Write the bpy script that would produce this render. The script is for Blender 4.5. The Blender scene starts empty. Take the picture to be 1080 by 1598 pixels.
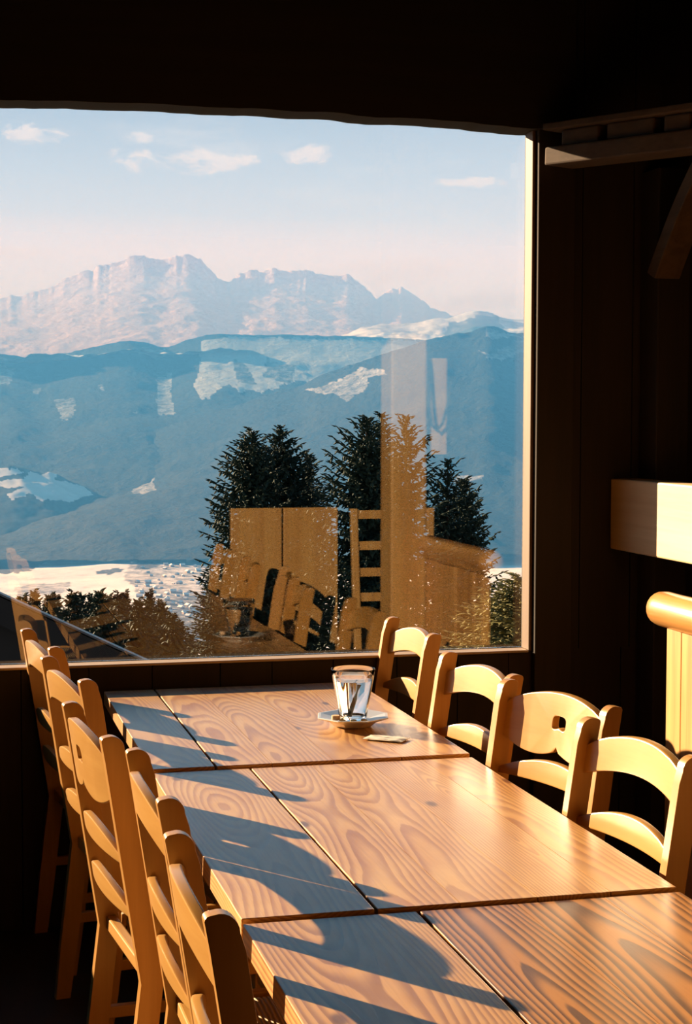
import bpy, bmesh, math, random
import numpy as np
from mathutils import Vector, Matrix, noise as mnoise

SC = bpy.context.scene
COL = SC.collection
R = math.radians

# ------------------------------------------------------------------ camera
FPX, PITCH, ROLL, YAW = 2554.3, 0.0575, 0.0019, 0.2452
EYE = Vector((0.0, 0.0, 1.60))
_fw = Vector((math.sin(YAW) * math.cos(PITCH), math.cos(YAW) * math.cos(PITCH), -math.sin(PITCH)))
_rt = Vector((math.cos(YAW), -math.sin(YAW), 0.0))
_up = _rt.cross(_fw)
_r2 = math.cos(ROLL) * _rt + math.sin(ROLL) * _up
_u2 = -math.sin(ROLL) * _rt + math.cos(ROLL) * _up
cd = bpy.data.cameras.new('camera')
cam = bpy.data.objects.new('camera', cd)
COL.objects.link(cam)
cam.matrix_world = Matrix(((_r2.x, _u2.x, -_fw.x, EYE.x), (_r2.y, _u2.y, -_fw.y, EYE.y),
                           (_r2.z, _u2.z, -_fw.z, EYE.z), (0, 0, 0, 1)))
cd.sensor_fit = 'VERTICAL'
cd.sensor_height = 36.0
cd.sensor_width = 36.0 * 1080 / 1598
cd.lens = FPX / 1598 * 36.0
cd.clip_start = 0.05
cd.clip_end = 120000
SC.camera = cam


def ray(x, y):
    """viewing direction of a point of the photograph, for surveying distances"""
    return _fw + _r2 * ((x - 540) / FPX) - _u2 * ((y - 799) / FPX)


# ------------------------------------------------------------------ view
SC.view_settings.view_transform = 'Standard'
SC.view_settings.look = 'None'
SC.view_settings.gamma = 1.0
SC.view_settings.use_curve_mapping = False
SC.view_settings.exposure = 0.0
cy = SC.cycles
cy.use_denoising = True
cy.max_bounces = 10
cy.diffuse_bounces = 4
cy.glossy_bounces = 5
cy.transmission_bounces = 10
cy.transparent_max_bounces = 24
cy.volume_bounces = 0
cy.sample_clamp_indirect = 6.0
cy.caustics_reflective = False
cy.caustics_refractive = False

# ------------------------------------------------------------------ sun
SUN_AZ, SUN_EL = R(38.3), R(16.3)
SUN_DIR = Vector((-math.sin(SUN_AZ) * math.cos(SUN_EL), math.cos(SUN_AZ) * math.cos(SUN_EL), math.sin(SUN_EL)))
sl = bpy.data.lights.new('sun', 'SUN')
sl.energy = 26.5
sl.angle = R(0.5)
sl.color = (1.0, 0.86, 0.66)
sun = bpy.data.objects.new('sun', sl)
COL.objects.link(sun)
sun.rotation_euler = SUN_DIR.to_track_quat('Z', 'Y').to_euler()

# ------------------------------------------------------------------ sky
W = bpy.data.worlds.new('sky')
SC.world = W
W.use_nodes = True
wt = W.node_tree
wt.nodes.clear()


class NT:
    def __init__(self, tree):
        self.t = tree

    def new(self, typ, **kw):
        n = self.t.nodes.new(typ)
        for k, v in kw.items():
            setattr(n, k, v)
        return n

    def put(self, sock, v):
        if isinstance(v, bpy.types.NodeSocket):
            self.t.links.new(v, sock)
        elif v is not None:
            sock.default_value = v

    def math(self, op, a, b=None, c=None, clamp=False):
        n = self.new('ShaderNodeMath', operation=op)
        n.use_clamp = clamp
        self.put(n.inputs[0], a)
        if b is not None:
            self.put(n.inputs[1], b)
        if c is not None:
            self.put(n.inputs[2], c)
        return n.outputs[0]

    def vmath(self, op, a, b=None, out=0):
        n = self.new('ShaderNodeVectorMath', operation=op)
        self.put(n.inputs[0], a)
        if b is not None:
            self.put(n.inputs[1], b)
        return n.outputs[out]

    def dot(self, a, v):
        return self.vmath('DOT_PRODUCT', a, tuple(v), 1)

    def noise(self, vec, scale, detail=4, rough=0.55, dist=0.0):
        n = self.new('ShaderNodeTexNoise')
        self.put(n.inputs['Vector'], vec)
        n.inputs['Scale'].default_value = scale
        n.inputs['Detail'].default_value = detail
        n.inputs['Roughness'].default_value = rough
        n.inputs['Distortion'].default_value = dist
        return n.outputs['Fac']

    def mapping(self, vec, scale=(1, 1, 1), loc=(0, 0, 0), rot=(0, 0, 0)):
        n = self.new('ShaderNodeMapping')
        self.put(n.inputs['Vector'], vec)
        n.inputs['Scale'].default_value = scale
        n.inputs['Location'].default_value = loc
        n.inputs['Rotation'].default_value = rot
        return n.outputs[0]

    def ramp(self, fac, stops, interp='LINEAR'):
        n = self.new('ShaderNodeValToRGB')
        n.color_ramp.interpolation = interp
        e = n.color_ramp.elements
        while len(e) > 1:
            e.remove(e[-1])
        e[0].position, e[0].color = stops[0][0], (*stops[0][1], 1) if len(stops[0][1]) == 3 else stops[0][1]
        for p, c in stops[1:]:
            k = e.new(p)
            k.color = (*c, 1)
        self.put(n.inputs[0], fac)
        return n.outputs[0]

    def mix(self, fac, a, b, mode='MIX'):
        n = self.new('ShaderNodeMix', data_type='RGBA', blend_type=mode)
        self.put(n.inputs['Factor'], fac)
        for s, v in ((n.inputs[6], a), (n.inputs[7], b)):
            if isinstance(v, tuple) and len(v) == 3:
                v = (*v, 1)
            self.put(s, v)
        return n.outputs[2]

    def smooth(self, v, lo, hi, to0=0.0, to1=1.0):
        n = self.new('ShaderNodeMapRange', interpolation_type='SMOOTHSTEP')
        self.put(n.inputs[0], v)
        n.inputs[1].default_value = lo
        n.inputs[2].default_value = hi
        n.inputs[3].default_value = to0
        n.inputs[4].default_value = to1
        return n.outputs[0]


wn = NT(wt)
wdir = wn.new('ShaderNodeTexCoord').outputs['Generated']
wsep = wn.new('ShaderNodeSeparateXYZ')
wt.links.new(wdir, wsep.inputs[0])
el = wsep.outputs[2]
SKY = wn.ramp(wn.math('MULTIPLY_ADD', el, 1.0, 0.2, clamp=True),
              [(0.0, (0.30, 0.32, 0.36)), (0.195, (0.9, 0.9, 0.9)), (0.235, (1.52, 1.38, 1.48)), (0.275, (1.40, 1.28, 1.34)),
               (0.31, (1.12, 1.03, 1.10)), (0.345, (0.84, 0.84, 0.95)), (0.385, (0.57, 0.61, 0.73)), (0.45, (0.20, 0.41, 0.58)), (0.52, (0.06, 0.23, 0.38)), (0.75, (0.03, 0.14, 0.27)),
               (1.0, (0.04, 0.10, 0.22))])
cn = wn.noise(wn.mapping(wdir, (1, 1, 1.8)), 34, 8, 0.66, 0.4)
cn2 = wn.noise(wn.mapping(wdir, (1, 1, 5)), 9, 5, 0.6)
dens = None
for (px, py, pw, ph) in ((62, 211, 58, 17), (285, 252, 110, 20), (218, 214, 26, 12), (485, 240, 60, 15), (40, 395, 60, 12), (735, 285, 60, 9),
                         (590, 425, 140, 22), (740, 470, 80, 16)):
    c = ray(px, py).normalized()
    rr = Vector((c.y, -c.x, 0)).normalized()
    uu = rr.cross(c)
    a = wn.math('MULTIPLY', wn.dot(wdir, rr), FPX / pw)
    b = wn.math('MULTIPLY', wn.math('SUBTRACT', wn.dot(wdir, uu), 0.0), FPX / ph)
    r2 = wn.math('ADD', wn.math('MULTIPLY', a, a), wn.math('MULTIPLY', b, b))
    d = wn.math('MULTIPLY_ADD', cn, 6.5, wn.math('SUBTRACT', -2.2, r2))
    d = wn.math('MULTIPLY', wn.smooth(d, 0.0, 1.1), wn.smooth(wn.dot(wdir, c), 0.9, 0.95))
    dens = d if dens is None else wn.math('MAXIMUM', dens, d)
wisp = wn.math('MULTIPLY', wn.smooth(cn2, 0.55, 0.75), 0.25)
col = wn.mix(wn.math('MULTIPLY', dens, 0.85), SKY, (1.24, 1.06, 0.97))
col = wn.mix(wisp, col, (1.25, 1.15, 1.1))
bg = wn.new('ShaderNodeBackground')
wt.links.new(col, bg.inputs[0])
bg.inputs[1].default_value = 1.0
wo = wn.new('ShaderNodeOutputWorld')
wt.links.new(bg.outputs[0], wo.inputs[0])


# ------------------------------------------------------------------ materials
def new_mat(name):
    m = bpy.data.materials.new(name)
    m.use_nodes = True
    m.node_tree.nodes.clear()
    n = NT(m.node_tree)
    out = n.new('ShaderNodeOutputMaterial')
    return m, n, out


def principled(n, out, color, rough=0.5, coat=0.0, coat_rough=0.1, bump=None, bump_s=0.2, bump_d=0.01, metallic=0.0, spec=0.5):
    p = n.new('ShaderNodeBsdfPrincipled')
    if isinstance(color, tuple) and len(color) == 3:
        color = (*color, 1)
    n.put(p.inputs['Base Color'], color)
    n.put(p.inputs['Roughness'], rough)
    p.inputs['Metallic'].default_value = metallic
    p.inputs['Specular IOR Level'].default_value = spec
    p.inputs['Coat Weight'].default_value = coat
    p.inputs['Coat Roughness'].default_value = coat_rough
    if bump is not None:
        b = n.new('ShaderNodeBump')
        b.inputs['Strength'].default_value = bump_s
        b.inputs['Distance'].default_value = bump_d
        n.put(b.inputs['Height'], bump)
        n.t.links.new(b.outputs[0], p.inputs['Normal'])
        n.t.links.new(b.outputs[0], p.inputs['Coat Normal'])
    n.t.links.new(p.outputs[0], out.inputs[0])
    return p


def plain(name, color, rough=0.5, **kw):
    m, n, out = new_mat(name)
    principled(n, out, color, rough, **kw)
    return m


def grain_mat(name, light, dark, axis, rough=0.45, coat=0.0, coat_rough=0.2, scale=1.0, amount=1.0, bump_s=0.15):
    """wood whose fibres run along the object's own axis 0/1/2"""
    m, n, out = new_mat(name)
    tc = n.new('ShaderNodeTexCoord').outputs['Object']
    oi = n.new('ShaderNodeObjectInfo').outputs['Random']
    sc = [26 * scale] * 3
    sc[axis] = 1.6 * scale
    off = n.vmath('ADD', tc, None)
    cmb = n.new('ShaderNodeCombineXYZ')
    for i in range(3):
        n.put(cmb.inputs[i], n.math('MULTIPLY', oi, 7.3 + i * 3.1))
    off = n.vmath('ADD', tc, cmb.outputs[0])
    v = n.mapping(off, tuple(sc))
    f1 = n.noise(v, 1.0, 5, 0.6, 0.6)
    sc2 = [160 * scale] * 3
    sc2[axis] = 5 * scale
    f2 = n.noise(n.mapping(off, tuple(sc2)), 1.0, 3, 0.6)
    f = n.math('ADD', n.math('MULTIPLY', f1, 0.75), n.math('MULTIPLY', f2, 0.25))
    c = n.ramp(n.smooth(f, 0.5 - 0.24 / amount, 0.5 + 0.24 / amount), [(0, dark), (1, light)])
    principled(n, out, c, rough, coat, coat_rough, bump=f, bump_s=bump_s, bump_d=0.003)
    return m


def table_mat():
    """planks cut through a log: growth rings around an axis that wanders along the plank ('grain' = plank's own x, y, depth)"""
    m, n, out = new_mat('varnished_table_wood')
    at = n.new('ShaderNodeAttribute')
    at.attribute_name = 'grain'
    g = at.outputs['Vector']
    tone = n.new('ShaderNodeAttribute')
    tone.attribute_name = 'tone'
    sep = n.new('ShaderNodeSeparateXYZ')
    n.t.links.new(g, sep.inputs[0])
    gx, gy, gz = sep.outputs
    lowv = n.mapping(g, (2.2, 0.55, 1.0))
    w1 = n.math('SUBTRACT', n.noise(lowv, 1.0, 2, 0.5), 0.5)
    w2 = n.math('SUBTRACT', n.noise(n.mapping(g, (9, 1.5, 1), (5, 3, 1)), 1.0, 3, 0.5), 0.5)
    dep = n.math('ADD', n.math('ADD', gz, n.math('MULTIPLY', gy, 0.022)), n.math('MULTIPLY', w1, 0.26))
    xx = n.math('ADD', gx, n.math('MULTIPLY', w2, 0.03))
    r = n.math('SQRT', n.math('ADD', n.math('MULTIPLY', xx, xx), n.math('MULTIPLY', dep, dep)))
    r = n.math('ADD', r, n.math('MULTIPLY', n.noise(n.mapping(g, (60, 3, 1)), 1.0, 3, 0.6), 0.0025))
    ring = n.math('FRACT', n.math('MULTIPLY', r, n.math('MULTIPLY_ADD', tone.outputs['Fac'], -66.0, 150.0)))
    line = n.math('MULTIPLY', n.smooth(ring, 0.22, 0.80), n.smooth(ring, 1.0, 0.9))
    fib = n.noise(n.mapping(g, (260, 5, 1)), 1.0, 3, 0.6)
    blot = n.noise(n.mapping(g, (7, 3.0, 1), (1, 8, 0)), 1.0, 4, 0.6)
    base = n.mix(n.smooth(blot, 0.3, 0.72), (0.58, 0.315, 0.105), (0.68, 0.425, 0.165))
    base = n.mix(n.math('MULTIPLY', tone.outputs['Fac'], 0.75), base, (0.36, 0.125, 0.012))
    dk = n.mix(n.smooth(blot, 0.3, 0.7), (0.33, 0.125, 0.035), (0.45, 0.215, 0.07))
    dk = n.mix(tone.outputs['Fac'], dk, (0.065, 0.018, 0.003))
    strength = n.math('MULTIPLY', line, n.math('MULTIPLY_ADD', tone.outputs['Fac'], 0.2, 0.8))
    c = n.mix(strength, base, dk)
    c = n.mix(n.math('MULTIPLY', n.smooth(fib, 0.45, 0.75), 0.22), c, (0.26, 0.10, 0.035))
    # knots
    vo = n.new('ShaderNodeTexVoronoi', voronoi_dimensions='2D')
    n.put(vo.inputs['Vector'], n.mapping(g, (5.2, 2.4, 1), (0.3, 0.1, 0)))
    vo.inputs['Scale'].default_value = 1.0
    vo.inputs['Randomness'].default_value = 1.0
    kn = n.smooth(vo.outputs['Distance'], 0.085, 0.03)
    vc = n.new('ShaderNodeSeparateXYZ')
    n.t.links.new(vo.outputs['Color'], vc.inputs[0])
    kn = n.math('MULTIPLY', kn, n.smooth(vc.outputs[0], 0.72, 0.76))
    c = n.mix(n.math('MULTIPLY', kn, 0.85), c, (0.10, 0.035, 0.015))
    scr = n.noise(n.mapping(g, (40, 12, 1)), 1.0, 5, 0.7)
    rough = n.smooth(scr, 0.3, 0.75, 0.27, 0.34)
    principled(n, out, c, n.math("ADD", rough, 0.12), 0.8, 0.28, bump=n.math('SUBTRACT', fib, n.math('MULTIPLY', line, 0.7)), bump_s=0.05, bump_d=0.002)
    return m


def glass_pane_mat():
    m, n, out = new_mat('window_glass')
    tr = n.new('ShaderNodeBsdfTransparent')
    tr.inputs[0].default_value = (0.985, 0.99, 0.985, 1)
    gl = n.new('ShaderNodeBsdfGlossy')
    gl.inputs['Roughness'].default_value = 0.0
    gl.inputs['Color'].default_value = (1, 1, 1, 1)
    lw = n.new('ShaderNodeLayerWeight')
    lw.inputs['Blend'].default_value = 0.5
    f5 = n.math('POWER', lw.outputs['Facing'], 5.0)
    fac = n.math('MULTIPLY_ADD', f5, 0.80, 0.056)
    mx = n.new('ShaderNodeMixShader')
    n.put(mx.inputs[0], fac)
    n.t.links.new(tr.outputs[0], mx.inputs[1])
    n.t.links.new(gl.outputs[0], mx.inputs[2])
    n.t.links.new(mx.outputs[0], out.inputs[0])
    return m


def vessel_glass(name, ior=1.45, color=(1, 1, 1)):
    m, n, out = new_mat(name)
    g = n.new('ShaderNodeBsdfGlass')
    g.inputs['IOR'].default_value = ior
    g.inputs['Roughness'].default_value = 0.0
    g.inputs['Color'].default_value = (*color, 1)
    n.t.links.new(g.outputs[0], out.inputs[0])
    return m


def terrain_mat(name, forest, snow, scale, rough_edge=0.5, forest2=None, relief=0.0, relief_scale=0.01):
    m, n, out = new_mat(name)
    geo = n.new('ShaderNodeNewGeometry').outputs['Position']
    at = n.new('ShaderNodeAttribute')
    at.attribute_name = 'snow'
    a = at.outputs['Fac']
    f = n.noise(geo, scale, 6, 0.65)
    fine = n.noise(geo, scale * 5, 4, 0.7)
    v = n.math('ADD', a, n.math('MULTIPLY', n.math('SUBTRACT', f, 0.5), rough_edge))
    v = n.math('ADD', v, n.math('MULTIPLY', n.math('SUBTRACT', fine, 0.5), rough_edge * 0.6))
    fc = n.mix(n.smooth(fine, 0.3, 0.7), forest, forest2 or tuple(x * 2.2 for x in forest))
    sc_ = n.mix(n.smooth(f, 0.3, 0.7), tuple(x * 0.86 for x in snow), snow)
    c = n.mix(n.smooth(v, 0.30, 0.72), fc, sc_)
    if relief:
        hgt = n.noise(n.mapping(geo, (1, 1, 0.7)), relief_scale, 6, 0.65)
        principled(n, out, c, 0.9, spec=0.1, bump=hgt, bump_s=1.0, bump_d=relief)
    else:
        principled(n, out, c, 0.9, spec=0.1)
    return m


M = dict(
    table=table_mat(),
    table_leg=grain_mat('table_leg_wood', (0.30, 0.15, 0.06), (0.16, 0.07, 0.025), 2),
    chair_v=grain_mat('chair_wood_upright', (0.47, 0.245, 0.062), (0.37, 0.175, 0.038), 2, 0.36, 0.5, 0.25, 1.0, 0.7, 0.06),
    chair_y=grain_mat('chair_wood_cross', (0.50, 0.275, 0.072), (0.42, 0.21, 0.047), 1, 0.36, 0.5, 0.25, 1.0, 0.7, 0.06),
    rush=None,
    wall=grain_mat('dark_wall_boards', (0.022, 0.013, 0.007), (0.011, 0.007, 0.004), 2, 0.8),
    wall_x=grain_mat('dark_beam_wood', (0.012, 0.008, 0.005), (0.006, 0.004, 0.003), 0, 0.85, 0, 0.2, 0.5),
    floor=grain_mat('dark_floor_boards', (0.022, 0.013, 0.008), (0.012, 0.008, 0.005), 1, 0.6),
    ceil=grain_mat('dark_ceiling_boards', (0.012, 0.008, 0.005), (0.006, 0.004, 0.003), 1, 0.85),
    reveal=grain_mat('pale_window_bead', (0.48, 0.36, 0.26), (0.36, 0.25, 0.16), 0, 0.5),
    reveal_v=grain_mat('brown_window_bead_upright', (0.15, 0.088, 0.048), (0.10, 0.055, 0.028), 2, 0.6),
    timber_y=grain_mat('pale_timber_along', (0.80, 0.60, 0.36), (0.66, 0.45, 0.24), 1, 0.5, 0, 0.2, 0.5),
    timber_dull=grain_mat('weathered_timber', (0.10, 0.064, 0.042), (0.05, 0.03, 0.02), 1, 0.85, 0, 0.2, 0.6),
    log=grain_mat('varnished_log', (0.66, 0.37, 0.12), (0.42, 0.18, 0.05), 1, 0.3, 0.6, 0.2, 0.5),
    board=grain_mat('partition_boards', (0.62, 0.34, 0.11), (0.40, 0.18, 0.05), 2, 0.45, 0.2, 0.2, 0.9),
    post=grain_mat('honey_post_wood', (0.55, 0.33, 0.115), (0.43, 0.225, 0.07), 2, 0.5, 0, 0.2, 0.6),
    strap=plain('dark_strap', (0.03, 0.025, 0.025), 0.7),
    glass=glass_pane_mat(),
    vessel=vessel_glass('clear_glass'),
    water=vessel_glass('water', 1.33),
    metal=plain('dull_steel', (0.78, 0.75, 0.72), 0.34, metallic=0.55),
    brass=plain('brass', (0.78, 0.58, 0.28), 0.3, metallic=1.0),
    black=plain('refraction_black', (0.015, 0.015, 0.015), 0.4),
    cork=plain('cork', (0.62, 0.42, 0.26), 0.8),
    needles=None, bark=plain('bark', (0.07, 0.05, 0.035), 0.9),
    roof=None,
    house_wall=plain('house_wall', (0.30, 0.22, 0.16), 0.8),
    house_snow=plain('snowy_roof', (0.8, 0.8, 0.82), 0.8),
)


def mk_rush():
    m, n, out = new_mat('woven_rush')
    tc = n.new('ShaderNodeTexCoord').outputs['Object']
    w = n.new('ShaderNodeTexWave', wave_type='BANDS', bands_direction='X')
    n.put(w.inputs['Vector'], tc)
    w.inputs['Scale'].default_value = 34
    w.inputs['Distortion'].default_value = 1.5
    w.inputs['Detail'].default_value = 2
    c = n.ramp(w.outputs['Fac'], [(0, (0.22, 0.13, 0.05)), (1, (0.62, 0.45, 0.2))])
    principled(n, out, c, 0.7, bump=w.outputs['Fac'], bump_s=0.8, bump_d=0.006)
    return m


def mk_needles(name, a, b):
    m, n, out = new_mat(name)
    geo = n.new('ShaderNodeNewGeometry').outputs['Position']
    f = n.noise(geo, 3.0, 3, 0.6)
    c = n.ramp(f, [(0.3, a), (0.7, b)])
    principled(n, out, c, 0.75, spec=0.2)
    return m


M['rush'] = mk_rush()
M['needles'] = mk_needles('spruce_needles', (0.010, 0.026, 0.020), (0.024, 0.048, 0.034))
M['needles_lit'] = mk_needles('lit_spruce_needles', (0.12, 0.12, 0.04), (0.24, 0.21, 0.075))  # reflected light on one tree put into a paler, yellower needle colour
M['roof'] = plain('dark_roof_boards', (0.012, 0.011, 0.010), 0.8)
M['flashing'] = plain('dull_roof_flashing', (0.10, 0.11, 0.12), 0.4, metallic=0.6)


# ------------------------------------------------------------------ helpers
def tag(o, label=None, cat=None, group=None, kind=None):
    if label:
        o['label'] = label
    if cat:
        o['category'] = cat
    if group:
        o['group'] = group
    if kind:
        o['kind'] = kind
    return o


def link_mesh(name, me, mat, parent=None):
    o = bpy.data.objects.new(name, me)
    COL.objects.link(o)
    if mat is not None and not me.materials:
        for x in (mat if isinstance(mat, (list, tuple)) else [mat]):
            me.materials.append(x)
    if parent is not None:
        o.parent = parent
    return o


def fin(name, bm, mat, parent=None, smooth=None, bevel=0.0, seg=2, ang=35):
    if bevel > 0:
        bm.normal_update()
        es = [e for e in bm.edges if len(e.link_faces) == 2 and e.calc_face_angle(0) > R(ang)]
        bmesh.ops.bevel(bm, geom=es, offset=bevel, segments=seg, profile=0.5, affect='EDGES', clamp_overlap=True)
    bmesh.ops.recalc_face_normals(bm, faces=bm.faces)
    me = bpy.data.meshes.new(name)
    bm.to_mesh(me)
    bm.free()
    if smooth is not None:
        for p in me.polygons:
            p.use_smooth = True
        me.set_sharp_from_angle(angle=R(smooth))
    o = link_mesh(name, me, mat, parent)
    if smooth is not None and bevel > 0:
        wm = o.modifiers.new('weighted_normals', 'WEIGHTED_NORMAL')
        wm.mode = 'FACE_AREA'
        wm.weight = 100
        wm.thresh = 0.01
        wm.keep_sharp = True
    return o


def empty(name, loc=(0, 0, 0), rz=0.0):
    o = bpy.data.objects.new(name, None)
    COL.objects.link(o)
    o.location = loc
    o.rotation_euler = (0, 0, rz)
    o.empty_display_size = 0.1
    return o


def box_bm(bm, lo, hi):
    vs = [bm.verts.new((x, y, z)) for x in (lo[0], hi[0]) for y in (lo[1], hi[1]) for z in (lo[2], hi[2])]
    for f in ((0, 1, 3, 2), (4, 6, 7, 5), (0, 4, 5, 1), (2, 3, 7, 6), (0, 2, 6, 4), (1, 5, 7, 3)):
        bm.faces.new([vs[i] for i in f])


def box(name, lo, hi, mat, parent=None, bevel=0.0, **kw):
    bm = bmesh.new()
    box_bm(bm, lo, hi)
    return fin(name, bm, mat, parent, bevel=bevel, **kw)


def solid_outline(loops, to3, t0, t1):
    """solid slab from 2-D outline loops (the first is the outside, others are holes) between depths t0 and t1"""
    bm = bmesh.new()
    es = []
    for lp in loops:
        vs = [bm.verts.new((p[0], p[1], 0)) for p in lp]
        es += [bm.edges.new((vs[i], vs[(i + 1) % len(vs)])) for i in range(len(vs))]
    bmesh.ops.triangle_fill(bm, use_beauty=True, use_dissolve=False, edges=es, normal=(0, 0, 1))
    ex = bmesh.ops.extrude_face_region(bm, geom=list(bm.faces))
    top = {v for v in ex['geom'] if isinstance(v, bmesh.types.BMVert)}
    for v in bm.verts:
        t = t1 if v in top else t0
        v.co = Vector(to3(v.co.x, v.co.y, t))
    bmesh.ops.recalc_face_normals(bm, faces=bm.faces)
    return bm


def lathe(prof, n=48, closed=False):
    bm = bmesh.new()
    rings = []
    for (r, z) in prof:
        if r < 1e-6:
            rings.append([bm.verts.new((0, 0, z))])
        else:
            rings.append([bm.verts.new((r * math.cos(2 * math.pi * i / n), r * math.sin(2 * math.pi * i / n), z)) for i in range(n)])
    for a, b in zip(rings[:-1], rings[1:]):
        for i in range(n):
            j = (i + 1) % n
            q = [a[i % len(a)], a[j % len(a)], b[j % len(b)], b[i % len(b)]]
            u = []
            for v in q:
                if v not in u:
                    u.append(v)
            if len(u) > 2:
                bm.faces.new(u)
    return bm


def tube_bm(bm, pts, rad, n=10):
    """round bar through points, radius per point or single"""
    pts = [Vector(p) for p in pts]
    if not isinstance(rad, (list, tuple)):
        rad = [rad] * len(pts)
    rings = []
    ref = Vector((0.13, 0.21, 0.97))
    for i, p in enumerate(pts):
        d = (pts[min(i + 1, len(pts) - 1)] - pts[max(i - 1, 0)]).normalized()
        s = d.cross(ref)
        if s.length < 0.15:
            s = d.cross(Vector((1, 0, 0)))
        s.normalize()
        t = d.cross(s)
        rings.append([bm.verts.new(p + rad[i] * (math.cos(2 * math.pi * k / n) * s + math.sin(2 * math.pi * k / n) * t)) for k in range(n)])
    for a, b in zip(rings[:-1], rings[1:]):
        for k in range(n):
            bm.faces.new((a[k], a[(k + 1) % n], b[(k + 1) % n], b[k]))
    bm.faces.new(rings[0][::-1])
    bm.faces.new(rings[-1])


def bar(name, a, b, w, t, mat, parent=None, bevel=0.004, side=(1, 0, 0)):
    """square timber from a to b, width w across `side`, thickness t the other way"""
    a, b = Vector(a), Vector(b)
    d = (b - a).normalized()
    s = Vector(side)
    s = (s - d * s.dot(d)).normalized()
    u = d.cross(s)
    bm = bmesh.new()
    vs = []
    for p in (a, b):
        for (i, j) in ((-1, -1), (1, -1), (1, 1), (-1, 1)):
            vs.append(bm.verts.new(p + s * (w / 2 * i) + u * (t / 2 * j)))
    bm.faces.new(vs[:4][::-1])
    bm.faces.new(vs[4:])
    for k in range(4):
        bm.faces.new((vs[k], vs[(k + 1) % 4], vs[4 + (k + 1) % 4], vs[4 + k]))
    return fin(name, bm, mat, parent, bevel=bevel)


def copy_tree(o, parent=None):
    c = o.copy()
    COL.objects.link(c)
    c.parent = parent
    for ch in list(o.children):
        copy_tree(ch, c)
    return c


# ================================================================== ROOM
WY = 5.130            # inner face of the window wall
WO = 5.215            # its outer face
WX0, WX1 = -2.75, 1.919
WZ0, WZ1 = 0.824, 2.62
RX0, RX1, RY0, CEIL = -3.1, 5.2, -3.2, 3.1


def struct(o, label=None, cat=None):
    return tag(o, label, cat, None, 'structure')


def planked(bm, x0, x1, z0, z1, y0, y1, w, seed):
    rnd = random.Random(seed)
    x = x0
    while x < x1 - 1e-4:
        ww = min(w * rnd.uniform(0.85, 1.15), x1 - x)
        if x1 - x - ww < 0.05:
            ww = x1 - x
        box_bm(bm, (x + 0.0015, y0 + rnd.uniform(0, 0.004), z0), (x + ww - 0.0015, y1, z1))
        x += ww


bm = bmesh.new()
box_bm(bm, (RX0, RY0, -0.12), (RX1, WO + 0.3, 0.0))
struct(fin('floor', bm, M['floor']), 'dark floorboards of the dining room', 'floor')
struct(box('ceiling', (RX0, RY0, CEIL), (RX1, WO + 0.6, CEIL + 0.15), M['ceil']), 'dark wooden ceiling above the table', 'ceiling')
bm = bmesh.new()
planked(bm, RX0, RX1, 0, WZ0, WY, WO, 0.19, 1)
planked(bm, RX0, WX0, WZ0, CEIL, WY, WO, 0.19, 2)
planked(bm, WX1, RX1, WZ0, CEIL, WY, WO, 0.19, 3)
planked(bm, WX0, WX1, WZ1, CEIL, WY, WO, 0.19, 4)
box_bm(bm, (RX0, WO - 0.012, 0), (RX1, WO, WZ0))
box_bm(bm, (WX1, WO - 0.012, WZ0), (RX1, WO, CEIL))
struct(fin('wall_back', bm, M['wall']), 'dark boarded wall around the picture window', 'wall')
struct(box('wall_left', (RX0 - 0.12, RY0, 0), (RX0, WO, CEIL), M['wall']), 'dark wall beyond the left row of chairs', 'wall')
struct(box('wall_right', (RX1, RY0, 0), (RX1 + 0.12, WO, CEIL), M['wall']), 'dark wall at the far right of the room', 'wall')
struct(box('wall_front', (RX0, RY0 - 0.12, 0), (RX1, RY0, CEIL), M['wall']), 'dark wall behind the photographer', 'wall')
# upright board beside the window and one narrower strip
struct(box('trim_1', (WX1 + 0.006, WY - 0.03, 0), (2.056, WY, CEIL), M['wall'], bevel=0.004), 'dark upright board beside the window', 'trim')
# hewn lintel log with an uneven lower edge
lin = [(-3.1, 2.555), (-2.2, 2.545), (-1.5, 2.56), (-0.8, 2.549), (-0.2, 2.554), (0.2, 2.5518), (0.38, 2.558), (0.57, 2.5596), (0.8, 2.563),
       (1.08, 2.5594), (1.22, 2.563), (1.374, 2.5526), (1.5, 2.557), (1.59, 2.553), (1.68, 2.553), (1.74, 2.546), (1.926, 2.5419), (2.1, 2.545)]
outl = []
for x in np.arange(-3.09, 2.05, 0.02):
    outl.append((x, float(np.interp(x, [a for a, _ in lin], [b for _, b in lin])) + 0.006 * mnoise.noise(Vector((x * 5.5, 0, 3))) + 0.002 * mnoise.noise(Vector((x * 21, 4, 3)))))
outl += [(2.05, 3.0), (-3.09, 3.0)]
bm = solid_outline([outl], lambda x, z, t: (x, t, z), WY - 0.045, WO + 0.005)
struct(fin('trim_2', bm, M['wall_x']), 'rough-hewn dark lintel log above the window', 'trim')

# window: beads (reveals), pane
win = empty('window_1', ((WX0 + WX1) / 2, WY, WZ0))
struct(win, 'large picture window looking out to the mountains', 'window')
ox, oy, oz = win.location
PY = 5.199


def wchild(o):
    o.parent = win
    o.matrix_parent_inverse = Matrix.Translation((-ox, -oy, -oz))
    return o


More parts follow.
